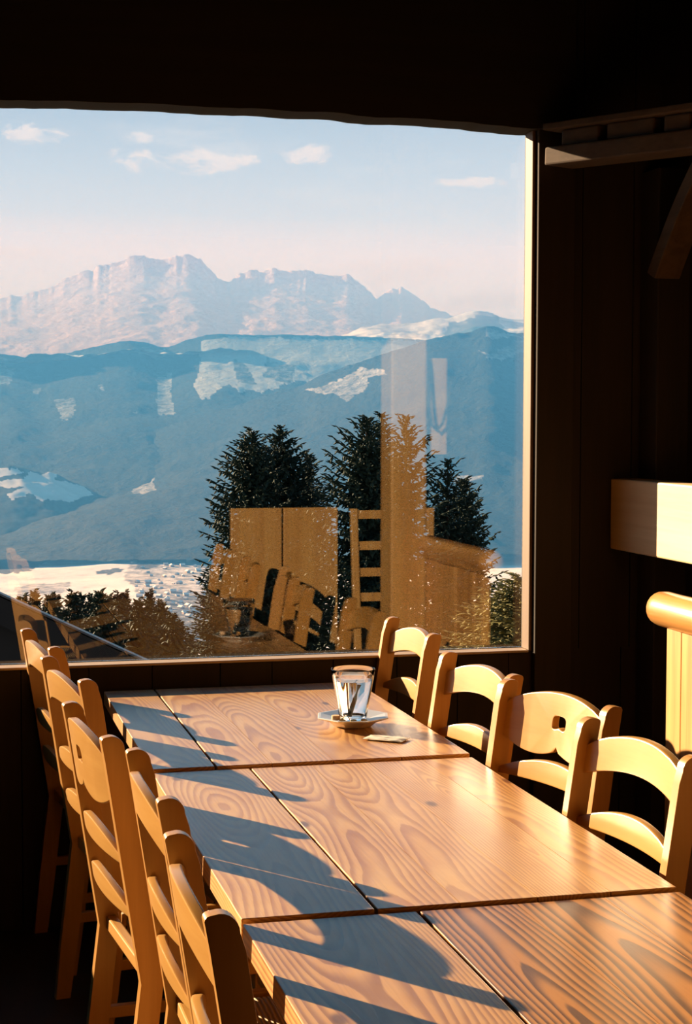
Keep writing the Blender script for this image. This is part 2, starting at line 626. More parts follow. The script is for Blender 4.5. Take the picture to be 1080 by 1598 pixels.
fr = wchild(box('frame', (WX1 - 0.007, WY - 0.006, WZ0), (WX1 + 0.004, PY - 0.007, WZ1), M['reveal_v'], bevel=0.003))
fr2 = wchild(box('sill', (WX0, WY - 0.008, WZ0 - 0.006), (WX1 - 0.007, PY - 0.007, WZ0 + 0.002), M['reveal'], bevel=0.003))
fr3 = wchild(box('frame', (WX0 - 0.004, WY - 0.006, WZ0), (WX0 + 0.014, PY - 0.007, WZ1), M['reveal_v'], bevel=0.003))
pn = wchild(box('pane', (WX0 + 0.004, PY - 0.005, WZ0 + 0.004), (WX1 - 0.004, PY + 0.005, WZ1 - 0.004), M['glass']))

# rail, posts and beam in the right-hand corner
tag(box('timber_rail', (2.2, 4.36, 1.161), (2.30, 5.125, 1.399), M['timber_y'], bevel=0.006),
    'broad pale timber rail right of the window, half of it in full sun', 'rail')
struct(box('trim_3', (2.301, 4.37, 0), (2.44, 4.50, 2.42), M['wall'], bevel=0.006), 'dark post carrying the rail and the log plate', 'post')
struct(box('trim_4', (2.301, 4.99, 0), (2.42, 5.128, 2.42), M['wall'], bevel=0.006), 'dark post standing against the window wall', 'post')
t = empty('plate_beam', (2.32, 4.3, 2.42))
tag(t, 'rough wooden beam up under the ceiling in the right corner, above its brace', 'beam')
rnd = random.Random(5)


def pchild(o, root):
    o.parent = root
    o.matrix_parent_inverse = Matrix.Translation(-root.location)
    return o


# the beam runs out from the window wall at a slant towards the room
def at(x, y, Y):
    d = ray(x, y)
    return EYE + d * ((Y - EYE.y) / d.y)


PA, PB = at(872, 247, 5.06), at(1080, 222, 4.55)
PC = PB + (PB - PA) * 1.2
dz = Vector((0, 0, 0.085))
pu = (PC - PA).normalized()
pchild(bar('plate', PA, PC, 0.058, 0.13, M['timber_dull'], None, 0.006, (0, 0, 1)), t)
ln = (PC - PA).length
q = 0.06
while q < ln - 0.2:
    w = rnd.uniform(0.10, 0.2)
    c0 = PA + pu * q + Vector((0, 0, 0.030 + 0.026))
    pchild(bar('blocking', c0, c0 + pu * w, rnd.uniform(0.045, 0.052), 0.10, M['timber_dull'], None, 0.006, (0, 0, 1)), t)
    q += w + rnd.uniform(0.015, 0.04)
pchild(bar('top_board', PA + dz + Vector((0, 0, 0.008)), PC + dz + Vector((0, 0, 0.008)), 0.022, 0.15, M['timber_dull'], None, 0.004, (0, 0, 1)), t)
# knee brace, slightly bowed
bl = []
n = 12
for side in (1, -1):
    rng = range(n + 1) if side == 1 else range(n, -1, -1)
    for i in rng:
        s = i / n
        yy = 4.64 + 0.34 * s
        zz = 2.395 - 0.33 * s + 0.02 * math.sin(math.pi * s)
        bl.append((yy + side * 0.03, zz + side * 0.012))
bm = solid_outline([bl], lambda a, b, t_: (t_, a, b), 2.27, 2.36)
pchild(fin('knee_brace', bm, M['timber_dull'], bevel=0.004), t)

# boarded partition with a log cap
p = empty('log_capped_partition', (2.07, 4.45, 0))
tag(p, 'low boarded partition capped with a round-ended log, right of the chairs', 'partition')
bm = bmesh.new()
rnd = random.Random(8)
y = 3.61
ys = [3.61, 3.75, 3.90, 4.03, 4.16, 4.27, 4.37]
for a, b in zip(ys[:-1], ys[1:]):
    box_bm(bm, (2.055 + rnd.uniform(0, 0.004), a + 0.002, 0.0), (2.09, b - 0.002, 1.0))
pchild(fin('boards', bm, M['board'], bevel=0.003), p)
bm = bmesh.new()
N = 26
pts, rr = [], []
for i in range(N + 1):
    s = i / N
    y = 4.475 - 0.86 * s
    r = 0.052 + 0.004 * mnoise.noise(Vector((y * 6, 1, 0)))
    e = (4.475 - y) / 0.05
    if e < 1:
        r *= math.sqrt(max(0.06, 1 - (1 - e) ** 2))
    pts.append((2.072 + 0.004 * mnoise.noise(Vector((y * 4, 7, 0))), y, 1.04))
    rr.append(r)
pts.insert(1, (2.072, 4.470, 1.04)); rr.insert(1, 0.026)
pts.insert(2, (2.072, 4.459, 1.04)); rr.insert(2, 0.038)
tube_bm(bm, pts, rr, 20)
pchild(fin('log_cap', bm, M['log'], smooth=50), p)

# the tall post seen mirrored in the pane, and what hangs beside it
struct(box('trim_5', (1.90, 3.43, 0), (2.06, 3.605, CEIL), M['post'], bevel=0.008), 'tall sunlit timber post mirrored in the window', 'post')
t = tag(box('wooden_plaque', (2.062, 3.53, 1.44), (2.165, 3.56, 1.86), M['post'], bevel=0.004),
        'pale board beside the tall post, mirrored in the window', 'board')
bm = bmesh.new()
cp = [(2.06, 3.58, 1.95), (2.064, 3.60, 1.80), (2.07, 3.605, 1.66), (2.082, 3.605, 1.57), (2.105, 3.605, 1.545), (2.13, 3.605, 1.575), (2.155, 3.60, 1.66), (2.172, 3.59, 1.76)]
tube_bm(bm, cp, 0.007, 8)
tag(fin('hanging_strap', bm, M['strap'], smooth=60), 'dark strap hanging in a loop beside the tall post, mirrored in the window', 'strap')
bm = bmesh.new()
box_bm(bm, (1.555, 1.56, 0), (1.838, 1.60, 1.105))
box_bm(bm, (1.848, 1.56, 0), (2.155, 1.60, 1.105))
tag(fin('plank_screen', bm, M['post'], bevel=0.004), 'upright plank screen mirrored in the window behind the chairs', 'screen')


# ================================================================== TABLES
def make_table(name, label, y0, y1, seams, tones, seed, tr_y, zt):
    rnd = random.Random(seed)
    x0, x1, th = 0.494, 1.299, 0.042
    root = empty(name, ((x0 + x1) / 2, (y0 + y1) / 2, 0))
    tag(root, label, 'table', 'plank tables pushed end to end')
    bm = bmesh.new()
    gl = bm.loops.layers.float_vector.new('grain')
    tl = bm.loops.layers.float.new('tone')
    xs = [x0] + [s[0] for s in seams] + [x1]
    gaps = [0] + [s[1] for s in seams] + [0]
    for k in range(len(xs) - 1):
        a, b = xs[k] + gaps[k] / 2, xs[k + 1] - gaps[k + 1] / 2
        sub = bmesh.new()
        box_bm(sub, (a, y0, zt - th), (b, y1, zt))
        es = []
        for e in sub.edges:
            mx = (e.verts[0].co.x + e.verts[1].co.x) / 2
            along = abs(e.verts[0].co.y - e.verts[1].co.y) > 0.1
            hair = along and ((abs(mx - a) < 1e-4 and 0 < k and gaps[k] < 0.002) or (abs(mx - b) < 1e-4 and k < len(xs) - 2 and gaps[k + 1] < 0.002))
            if not hair:
                es.append(e)
        bmesh.ops.bevel(sub, geom=es, offset=0.0018, segments=2, profile=0.5, affect='EDGES')
        cx = (a + b) / 2 + rnd.uniform(-0.05, 0.05)
        oy = rnd.uniform(-3, 3)
        oz = rnd.uniform(-0.02, 0.05)
        tmp = {}
        for v in sub.verts:
            tmp[v] = bm.verts.new(v.co)
        for f in sub.faces:
            nf = bm.faces.new([tmp[v] for v in f.verts])
            for l in nf.loops:
                c = l.vert.co
                l[gl] = (c.x - cx, c.y + oy, oz + (zt - c.z))
                l[tl] = tones[k]
        sub.free()
    o = fin('tabletop', bm, M['table'])
    pchild(o, root)
    for ty in tr_y:
        bm = bmesh.new()
        box_bm(bm, (0.86, ty - 0.035, 0.062), (0.935, ty + 0.035, zt - 0.095))
        pchild(fin('leg', bm, M['table_leg'], bevel=0.004), root)
        pchild(box('foot', (0.80, ty - 0.035, 0.0), (0.945, ty + 0.035, 0.06), M['table_leg'], bevel=0.005), root)
        pchild(box('batten', (0.56, ty - 0.03, zt - 0.094), (1.235, ty + 0.03, zt - 0.0425), M['table_leg'], bevel=0.004), root)
    pchild(box('stretcher', (0.885, tr_y[0] + 0.037, 0.20), (0.91, tr_y[1] - 0.037, 0.29), M['table_leg'], bevel=0.003), root)
    return root


make_table('plank_table', 'varnished plank table at the window end, with the glass standing on it', 3.897, 5.055,
           [(0.65, 0.006), (0.79, 0.0013), (0.945, 0.0013), (1.12, 0.0013)], [0.12, 0.0, 0.12, 0.05, 0.0], 3, (4.12, 4.80), 0.7535)
make_table('plank_table.001', 'bare middle plank table between the other two tables', 2.703, 3.879,
           [(0.732, 0.006), (0.885, 0.0013), (1.03, 0.0013), (1.17, 0.0013)], [0.0, 0.05, 0.0, 0.08, 0.15], 11, (2.93, 3.62), 0.7478)
make_table('plank_table.002', 'reddish plank table nearest the viewer, cut off by the bottom of the photo', 1.50, 2.690,
           [(0.804, 0.007), (0.985, 0.0013), (1.15, 0.0013)], [0.35, 0.95, 1.0, 0.9], 21, (1.75, 2.45), 0.7430)


# ================================================================== CHAIRS
def rake(z):
    return (0.95 - z) * 0.153 if z >= 0.43 else 0.0796 * (0.35 + 0.65 * z / 0.43)


HW = 0.2125


def post_outline():
    dep = 0.048
    zs = [0.0, 0.15, 0.30, 0.43, 0.6, 0.8, 0.90]
    front = [(rake(z) + dep * (0.42 if z < 0.1 else 0.5), z) for z in zs]
    back = [(rake(z) - dep * (0.42 if z < 0.1 else 0.5), z) for z in zs]
    top = []
    # big round towards the table, small one at the back
    fx, bx = rake(0.95) + dep / 2, rake(0.95) - dep / 2
    r = 0.028
    for i in range(7):
        a = math.pi / 2 * i / 6
        top.append((fx - r + r * math.cos(a), 0.952 - r + r * math.sin(a)))
    r = 0.008
    for i in range(4):
        a = math.pi / 2 + math.pi / 2 * i / 3
        top.append((bx + r + r * math.cos(a), 0.950 - r + r * math.sin(a)))
    return front + top + back[::-1]


def slat_xyz(y, z, t):
    bow = -0.022 * (1 - (y / HW) ** 2)
    return (rake(z) - 0.007 + bow + t, y, z)


def slat_loop(top, bot, n=24):
    L = HW - 0.008
    ys = [-L + 2 * L * i / n for i in range(n + 1)]
    return [(y, bot(y / L)) for y in ys] + [(y, top(y / L)) for y in ys[::-1]]


def make_chair(pierced, dz):
    root = empty('dining_chair')
    bmp = solid_outline([post_outline()], lambda a, b, t: (a, t, b), -0.0125, 0.0125)
    pm = fin('back_post', bmp, M['chair_v'], root, bevel=0.0045, ang=50, smooth=40)
    pm.location = (0, HW, 0)
    p2 = pm.copy()
    COL.objects.link(p2)
    p2.location = (0, -HW, 0)
    if pierced:
        top = lambda s: 0.898 + 0.047 * (1 - s * s) ** 0.8
        def bot(s):
            a = abs(s)
            return 0.820 - 0.028 * math.sin(math.pi * min(1, a * 0.94 + 0.06)) ** 0.8 * (1 if a > 0.0 else 0) - 0.004 * (1 - a)
        hole = []
        for i in range(28):
            a = 2 * math.pi * i / 28
            hx = 0.026 * (abs(math.cos(a)) ** 0.6) * (1 if math.cos(a) >= 0 else -1)
            hz = 0.017 * (abs(math.sin(a)) ** 0.6) * (1 if math.sin(a) >= 0 else -1)
            if hz < 0:
                hz += 0.009 * (1 - abs(hx) / 0.026) - 0.002
            hole.append((hx, 0.874 + hz))
        loops = [slat_loop(top, bot, 40), hole]
    else:
        top = lambda s: 0.894 + 0.046 * (1 - s * s) ** 0.85
        bot = lambda s: 0.832 + 0.032 * (1 - s * s)
        loops = [slat_loop(top, bot)]
    bm = solid_outline(loops, slat_xyz, -0.010, 0.010)
    fin('top_slat', bm, M['chair_y'], root, bevel=0.004, ang=50, smooth=40)
    for z0 in (0.700 + dz, 0.575 + dz * 0.6):
        bm = solid_outline([slat_loop(lambda s: z0 + 0.016 + 0.043 * (1 - s * s), lambda s: z0 + 0.004 * (1 - s * s))], slat_xyz, -0.009, 0.009)
        fin('back_slat', bm, M['chair_y'], root, bevel=0.004, ang=50, smooth=40)
    # rush seat
    bm = bmesh.new()
    nx, ny = 14, 14
    g = []
    for i in range(nx + 1):
        row = []
        for j in range(ny + 1):
            u, v = i / nx, j / ny * 2 - 1
            x = 0.115 + 0.315 * u
            hw = 0.178 + 0.022 * u
            a, b = abs(u * 2 - 1), abs(v)
            z = 0.452 - 0.012 * (1 - max(a, b)) - 0.010 * max(a, b) ** 8
            row.append(bm.verts.new((x, v * hw, z)))
        g.append(row)
    fs = []
    for i in range(nx):
        for j in range(ny):
            fs.append(bm.faces.new((g[i][j], g[i + 1][j], g[i + 1][j + 1], g[i][j + 1])))
    ex = bmesh.ops.extrude_face_region(bm, geom=fs)
    for v in ex['geom']:
        if isinstance(v, bmesh.types.BMVert):
            v.co.z = 0.418
    fin('seat', bm, M['rush'], root, smooth=50)
    for s in (1, -1):
        bm = bmesh.new()
        box_bm(bm, (0.425, s * 0.2 - 0.017, 0), (0.459, s * 0.2 + 0.017, 0.462))
        fin('front_leg', bm, M['chair_v'], root, bevel=0.004)
        bar('side_stretcher', (0.075, s * HW, 0.22), (0.442, s * 0.2, 0.22), 0.022, 0.028, M['chair_v'], root, 0.003, (0, 1, 0))
        bar('seat_rail', (0.11, s * HW, 0.435), (0.425, s * 0.2, 0.435), 0.022, 0.030, M['chair_v'], root, 0.004, (0, 1, 0))
    bar('seat_rail', (0.442, -0.183, 0.437), (0.442, 0.183, 0.437), 0.028, 0.030, M['chair_y'], root, 0.004)
    bar('seat_rail', (0.083, -HW + 0.015, 0.435), (0.083, HW - 0.015, 0.435), 0.024, 0.032, M['chair_y'], root, 0.004)
    bar('front_stretcher', (0.442, -0.183, 0.27), (0.442, 0.183, 0.27), 0.024, 0.034, M['chair_y'], root, 0.003)
    p2.parent = root
    return root


proto = {(p_, f_): make_chair(p_, -0.024 if f_ == 1 else 0.022) for p_ in (False, True) for f_ in (1, -1)}
used = {k_: False for k_ in proto}
# x, y of the back, turn, facing, pierced, label
LG, RG = 'chairs along the shaded side of the tables', 'chairs along the sunny side of the tables'
CH = [
    (0.296, 4.880, math.atan2(0.061, 0.47), 1, False, 'wooden chair in the left row, the one against the window sill', LG),
    (0.325, 4.278, math.atan2(0.072, 0.455), 1, False, 'wooden chair in the left row, second from the window, gleaming back', LG),
    (0.318, 3.538, math.atan2(0.048, 0.453), 1, True, 'wooden chair in the left row with a hole cut in its top slat', LG),
    (0.379, 2.972, math.atan2(0.004, 0.4), 1, False, 'wooden chair in the left row, second from the viewer, beside the middle table', LG),
    (0.359, 2.308, math.atan2(-0.006, 0.41), 1, False, 'wooden chair nearest the viewer, at the corner of the nearest table', LG),
    (1.440, 4.905, math.atan2(0.010, 0.46), -1, False, 'wooden chair in the right row, in front of the window corner', RG),
    (1.392, 4.104, math.atan2(0.038, 0.42), -1, False, 'wooden chair in the right row between the window chair and the pierced chair', RG),
    (1.4215, 3.617, math.atan2(0.095, 0.40), -1, True, 'wooden chair in the right row with a hole in its scalloped top slat', RG),
    (1.384, 3.076, math.atan2(0.034, 0.40), -1, False, 'wooden chair in the right row nearest the viewer, cut by the photo edge', RG),
    (1.40, 2.30, 0.03, -1, False, 'wooden chair seen only mirrored in the window, beside the nearest table', RG),
]
for (x, y, a, face, pierced, lab, grp) in CH:
    key = (pierced, face)
    if not used[key]:
        c = proto[key]
        used[key] = True
    else:
        c = copy_tree(proto[key])
    c.location = (x, y, 0)
    c.rotation_euler = (0, 0, a if face == 1 else math.pi + a)
    tag(c, lab, 'chair', grp)

# ladder-back chair seen mirrored behind the post
lb = empty('ladder_back_chair', (2.50, 1.50, 0), 0)
tag(lb, 'tall ladder-back chair mirrored in the window between screen and post', 'chair')
for s in (-1, 1):
    bar('back_post', (s * 0.20, 0.02, 0), (s * 0.225, -0.02, 1.09), 0.04, 0.04, M['post'], lb, 0.004)
for z in (1.055, 0.88, 0.73, 0.59):
    bar('back_slat', (-0.205, -0.02 + (1.09 - z) * 0.037, z), (0.205, -0.02 + (1.09 - z) * 0.037, z), 0.018, 0.05, M['post'], lb, 0.003, (0, 1, 0))
for s in (-1, 1):
    bar('front_leg', (s * 0.2, -0.38, 0), (s * 0.2, -0.38, 0.44), 0.036, 0.036, M['post'], lb, 0.004)
box('seat', (-0.215, -0.40, 0.441), (0.215, -0.03, 0.475), M['post'], lb, bevel=0.006)

# ================================================================== THINGS ON THE TABLE
GX, GY, ZT = 1.103, 4.325, 0.754
# steel dish: octagonal rim, round foot
bm = lathe([(0, 0.0), (0.050, 0.0), (0.055, 0.003), (0.068, 0.014), (0.098, 0.0245), (0.104, 0.0265), (0.104, 0.029), (0.096, 0.029), (0.062, 0.022), (0.05, 0.0185), (0, 0.0185)], 8)
o = fin('steel_dish', bm, M['metal'], bevel=0.0012, ang=20)
o.location = (GX, GY, ZT)
o.rotation_euler = (0, 0, R(22.5) - YAW)
tag(o, 'eight-sided steel dish under the glass on the far table', 'dish')
gz = ZT + 0.019
t = empty('tapered_glass', (GX, GY, gz))
tag(t, 'clear tapered glass standing in the steel dish on the far table', 'glass')
h = 0.140
prof = [(0, 0.0), (0.036, 0.0), (0.0375, 0.002)]
for i in range(1, 9):
    s = i / 8
    prof.append((0.0375 + 0.0235 * s, 0.002 + (h - 0.004) * s))
prof += [(0.0602, h), (0.0588, h - 0.002)]
for i in range(7, -1, -1):
    s = i / 8
    prof.append((0.0355 + 0.0233 * s, 0.010 + (h - 0.012) * s))
prof += [(0.033, 0.0075), (0, 0.0075)]
fin('vessel', lathe(prof, 64), M['vessel'], t, smooth=40)
wl = 0.108
s = (wl - 0.010) / (h - 0.012)
fin('water', lathe([(0, 0.0080), (0.0328, 0.0080), (0.0350, 0.0105), (0.0350 + 0.0233 * s, wl), (0, wl)], 64), M['water'], t, smooth=40)
bm = bmesh.new()
tube_bm(bm, [(-0.012, -0.012, 0.012), (0.004, 0.0, 0.06), (0.014, 0.008, 0.098)], [0.006, 0.0045, 0.0045], 10)
tag(fin('refraction_stick', bm, M['black'], None, smooth=50), 'short dark stick added for the dark refractions in the glass', 'refraction_stick').location = (GX, GY, gz)  # added dark stick standing in for reflections and refractions in the glass
bm = lathe([(0, 0), (0.0105, 0), (0.0115, 0.001), (0.0115, 0.011), (0.0105, 0.012), (0, 0.012)], 24)
o = fin('cork', bm, M['cork'], smooth=40)
o.location = (GX - 0.056, GY - 0.030, ZT + 0.0245)
tag(o, 'small cork stopper lying in the dish beside the glass', 'cork')
for k, (dx, dy, lab) in enumerate(((-0.012, -0.053, 'brass coin in the dish in front of the glass, the middle one'), (0.018, -0.051, 'brass coin in the dish, right of the middle one'),
                                   (-0.040, -0.040, 'brass coin in the dish, beside the cork'))):
    bm = lathe([(0, 0), (0.0085, 0), (0.0092, 0.0006), (0.0092, 0.0024), (0.0085, 0.003), (0, 0.003)], 24)
    o = fin('coin', bm, M['brass'], smooth=40)
    o.location = (GX + dx, GY + dy, ZT + 0.0218)
    o.rotation_euler = (R(14), R(-6 + 8 * k), 0)
    tag(o, lab, 'coin', 'coins in the dish')


def sachet_mat():
    m, n, out = new_mat('printed_sachet')
    tc = n.new('ShaderNodeTexCoord').outputs['Object']
    f = n.noise(n.mapping(tc, (30, 90, 1)), 1.0, 1, 0.4)
    c = n.ramp(f, [(0.5, (0.78, 0.74, 0.66)), (0.58, (0.5, 0.46, 0.38)), (0.66, (0.16, 0.14, 0.11))])
    principled(n, out, c, 0.4)
    return m


bm = bmesh.new()
nx, ny = 14, 8
for lay, sg in ((0, 1), (1, -1)):
    pass
grid_t, grid_b = [], []
for i in range(nx + 1):
    rt, rb = [], []
    for j in range(ny + 1):
        u, v = i / nx * 2 - 1, j / ny * 2 - 1
        th = 0.0030 * (1 - abs(u) ** 6) * (1 - abs(v) ** 4) + 0.0008
        w = 0.0015 * mnoise.noise(Vector((u * 3, v * 3, 0)))
        rt.append(bm.verts.new((u * 0.055, v * 0.030, 0.0030 + th + w)))
        rb.append(bm.verts.new((u * 0.055, v * 0.030, 0.0028 - th * 0.6 + w)))
    grid_t.append(rt)
    grid_b.append(rb)
for i in range(nx):
    for j in range(ny):
        bm.faces.new((grid_t[i][j], grid_t[i + 1][j], grid_t[i + 1][j + 1], grid_t[i][j + 1]))
        bm.faces.new((grid_b[i][j], grid_b[i][j + 1], grid_b[i + 1][j + 1], grid_b[i + 1][j]))
for i in range(nx):
    bm.faces.new((grid_t[i][0], grid_b[i][0], grid_b[i + 1][0], grid_t[i + 1][0]))
    bm.faces.new((grid_t[i][ny], grid_t[i + 1][ny], grid_b[i + 1][ny], grid_b[i][ny]))
for j in range(ny):
    bm.faces.new((grid_t[0][j], grid_t[0][j + 1], grid_b[0][j + 1], grid_b[0][j]))
    bm.faces.new((grid_t[nx][j], grid_b[nx][j], grid_b[nx][j + 1], grid_t[nx][j + 1]))
o = fin('paper_sachet', bm, sachet_mat(), smooth=60)
o.location = (1.140, 4.115, ZT)
o.rotation_euler = (0, 0, R(-38))
tag(o, 'flat printed sachet lying on the table in front of the dish', 'sachet')

# ================================================================== OUTSIDE
rng = np.random.default_rng(7)


def _hash(ix, iy, seed):
    h = (ix * 374761393 + iy * 668265263 + seed * 974634777) & 0xFFFFFFFF
    h = ((h ^ (h >> 13)) * 1274126177) & 0xFFFFFFFF
    return ((h ^ (h >> 16)) & 0xFFFF) / 65535.0


def vnoise(x, y, seed=0):
    ix, iy = np.floor(x).astype(np.int64), np.floor(y).astype(np.int64)
    fx, fy = x - ix, y - iy
    fx, fy = fx * fx * (3 - 2 * fx), fy * fy * (3 - 2 * fy)
    a, b = _hash(ix, iy, seed), _hash(ix + 1, iy, seed)
    c, d = _hash(ix, iy + 1, seed), _hash(ix + 1, iy + 1, seed)
    return (a + (b - a) * fx) * (1 - fy) + (c + (d - c) * fx) * fy - 0.5


def fbm(x, y, seed=0, oct=5, gain=0.5):
    s, a, t = 0, 1.0, 0
    for o_ in range(oct):
        s = s + a * vnoise(x * 2 ** o_, y * 2 ** o_, seed + o_)
        t += a
        a *= gain
    return s / t * 2


def project(P):
    d = P - np.array(EYE)
    z = d @ np.array(_fw)
    return 540 + FPX * (d @ np.array(_r2)) / z, 799 - FPX * (d @ np.array(_u2)) / z


def in_poly(x, y, poly):
    ins = np.zeros(x.shape, bool)
    n_ = len(poly)
    for i in range(n_):
        x0, y0 = poly[i]
        x1, y1 = poly[(i + 1) % n_]
        if y0 == y1:
            continue
        c = ((y0 > y) != (y1 > y)) & (x < (x1 - x0) * (y - y0) / (y1 - y0) + x0)
        ins ^= c
    return ins


def ridge(name, label, crest, D, L, zbase, amp, mat, patches=(), jit=1.5, rows=80, step=3.0, prof=0.85, base_snow=0.0, nscale=1.0, seed=1, DL=0.0, x0=-420, x1=1500, hole=()):
    """a mountain with a surveyed skyline: skyline at distance D, a gullied front face of horizontal length L and a back face"""
    xs = np.arange(x0, x1, step)
    cxs = [c[0] for c in crest]
    cys = [c[1] for c in crest]
    yc = np.interp(xs, cxs, cys)
    yc = np.convolve(np.pad(yc, 4, mode='edge'), np.ones(9) / 9, 'valid') if jit < 2 else yc
    jv = jit * fbm(xs / 17.0, xs * 0, seed, 5, 0.68) * 2      # rough skyline, only at the very crest
    dirs = np.array([tuple(ray(x, y)) for x, y in zip(xs, yc)])
    Dx = D + DL * (xs - 540) / 540.0
    k = Dx
    crestP = np.array(EYE)[None, :] + dirs * k[:, None]
    hd = dirs[:, :2] / np.linalg.norm(dirs[:, :2], axis=1)[:, None]
    dist = np.linalg.norm(crestP[:, :2], axis=1)
    zc = crestP[:, 2]
    ker = np.exp(-np.linspace(-2.2, 2.2, 17) ** 2)
    zs = np.convolve(np.pad(zc, 8, mode='edge'), ker / ker.sum(), 'valid')
    zj = zc - zs - jv * k / FPX
    S = np.concatenate([np.array([-0.7, -0.4, -0.2, -0.08]), np.linspace(0, 1, rows) ** 1.15])
    V = []
    for s in S:
        if s < 0:
            dd = dist - L * s
            z = zs + (zs - zbase) * s * 0.8
        else:
            dd = dist - L * s
            z = zs + (zbase - zs) * s ** prof
        px = hd[:, 0] * dd
        py = hd[:, 1] * dd
        w = nscale
        g = fbm(px / (900 * w), py / (1100 * w), seed + 3, 6, 0.55)
        g2 = -np.abs(fbm(px / (420 * w) + py / (1500 * w), py / (800 * w), seed + 9, 5, 0.55))
        env = min(1.0, abs(s) * 5)
        z = z + zj * math.exp(-abs(s) * (6 if jit > 2.5 else 60))
        z = z + env * amp * (g + 0.8 * g2)
        V.append(np.stack([px, py, z], 1))
    V = np.array(V)
    nr, nc = V.shape[:2]
    P = V.reshape(-1, 3)
    idx = np.arange(nr * nc).reshape(nr, nc)
    F = np.stack([idx[:-1, :-1], idx[:-1, 1:], idx[1:, 1:], idx[1:, :-1]], -1).reshape(-1, 4)
    X, Y = project(P)
    sn = np.full(len(P), base_snow)
    jx = 7 * fbm(X / 16.0, Y / 16.0, seed + 20, 4, 0.6)
    jy = 7 * fbm(X / 16.0 + 77, Y / 16.0, seed + 30, 4, 0.6)
    for poly, val in patches:
        sn = np.where(in_poly(X + jx, Y + jy, poly), val, sn)
    me = bpy.data.meshes.new(name)
    me.from_pydata(P.tolist(), [], F.tolist())
    at = me.attributes.new('snow', 'FLOAT', 'POINT')
    at.data.foreach_set('value', sn.astype(np.float32))
    me.polygons.foreach_set('use_smooth', [True] * len(me.polygons))
    o_ = link_mesh(name, me, mat)
    tag(o_, label, 'mountain', None, 'structure')
    return o_


FOREST = (0.012, 0.020, 0.016)
SNOW = (0.80, 0.80, 0.82)
mt_rock = terrain_mat('alpenglow_rock_and_snow', (0.30, 0.22, 0.20), (0.46, 0.35, 0.32), 0.0024, 0.8, (0.40, 0.31, 0.28), 260, 0.0035)  # pinkish alpenglow put into the rock and snow colours
mt_snowhill = terrain_mat('snowy_hill', (0.05, 0.06, 0.06), SNOW, 0.004, 0.9)
mt_for = terrain_mat('forest_with_clearings', FOREST, (0.50, 0.52, 0.52), 0.012, 0.75, (0.04, 0.055, 0.05), 30, 0.02)
mt_for2 = terrain_mat('forest_slope', FOREST, (0.50, 0.52, 0.53), 0.008, 0.8, (0.035, 0.048, 0.044), 25, 0.025)
mt_bench = terrain_mat('wooded_hill_with_snowfield', FOREST, SNOW, 0.008, 0.7, (0.05, 0.065, 0.06))

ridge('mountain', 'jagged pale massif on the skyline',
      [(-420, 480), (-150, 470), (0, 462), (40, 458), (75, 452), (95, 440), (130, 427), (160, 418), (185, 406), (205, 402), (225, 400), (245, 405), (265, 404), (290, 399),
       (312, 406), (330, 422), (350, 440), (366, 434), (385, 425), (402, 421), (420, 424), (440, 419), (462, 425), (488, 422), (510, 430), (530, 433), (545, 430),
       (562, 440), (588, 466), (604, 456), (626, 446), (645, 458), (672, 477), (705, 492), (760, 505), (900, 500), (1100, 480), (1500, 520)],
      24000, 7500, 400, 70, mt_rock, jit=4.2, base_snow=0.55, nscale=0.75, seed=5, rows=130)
ridge('mountain.001', 'snow-topped hills behind the forested ridge at the window corner',
      [(-420, 640), (420, 600), (500, 545), (520, 527), (545, 521), (560, 512), (590, 506), (625, 505), (650, 503), (680, 497), (700, 496), (722, 490), (745, 484), (768, 488), (790, 497), (830, 500), (1000, 490), (1500, 520)],
      15500, 3500, 450, 130, mt_snowhill, jit=1.6, base_snow=0.60, seed=15, rows=60,
      patches=(([(700, 505), (735, 496), (775, 492), (785, 510), (740, 530), (690, 530)], 0.25),))
ridge('mountain.002', 'long forested ridge with wide snowy clearings',
      [(-420, 600), (-120, 560), (0, 553), (30, 556), (60, 563), (100, 553), (150, 540), (195, 531), (225, 534), (260, 543), (290, 531), (325, 522), (360, 521), (400, 523),
       (440, 522), (500, 524), (560, 525), (640, 529), (720, 540), (900, 560), (1500, 600)],
      12500, 4300, -420, 45, mt_for, jit=1.1, base_snow=0.06, seed=25, rows=110,
      patches=(([(318, 530), (360, 524), (650, 531), (655, 548), (600, 562), (560, 580), (500, 592), (440, 600), (410, 612), (380, 612), (360, 600), (330, 615), (318, 628), (305, 606), (312, 560)], 0.78),
               ([(362, 560), (390, 575), (400, 600), (370, 598)], 0.4), ([(415, 560), (460, 570), (455, 600), (410, 590)], 0.45),
               ([(245, 590), (272, 582), (268, 620), (272, 645), (250, 650), (243, 640)], 0.55), ([(220, 540), (262, 546), (240, 556), (218, 552)], 0.5),
               ([(0, 570), (25, 575), (15, 600), (-30, 600), (-30, 570)], 0.48), ([(85, 622), (120, 620), (115, 650), (98, 660), (85, 640)], 0.48),
               ([(50, 605), (66, 603), (60, 620), (50, 617)], 0.46), ([(150, 600), (168, 600), (160, 612)], 0.44), ([(205, 640), (215, 637), (212, 645)], 0.5)))
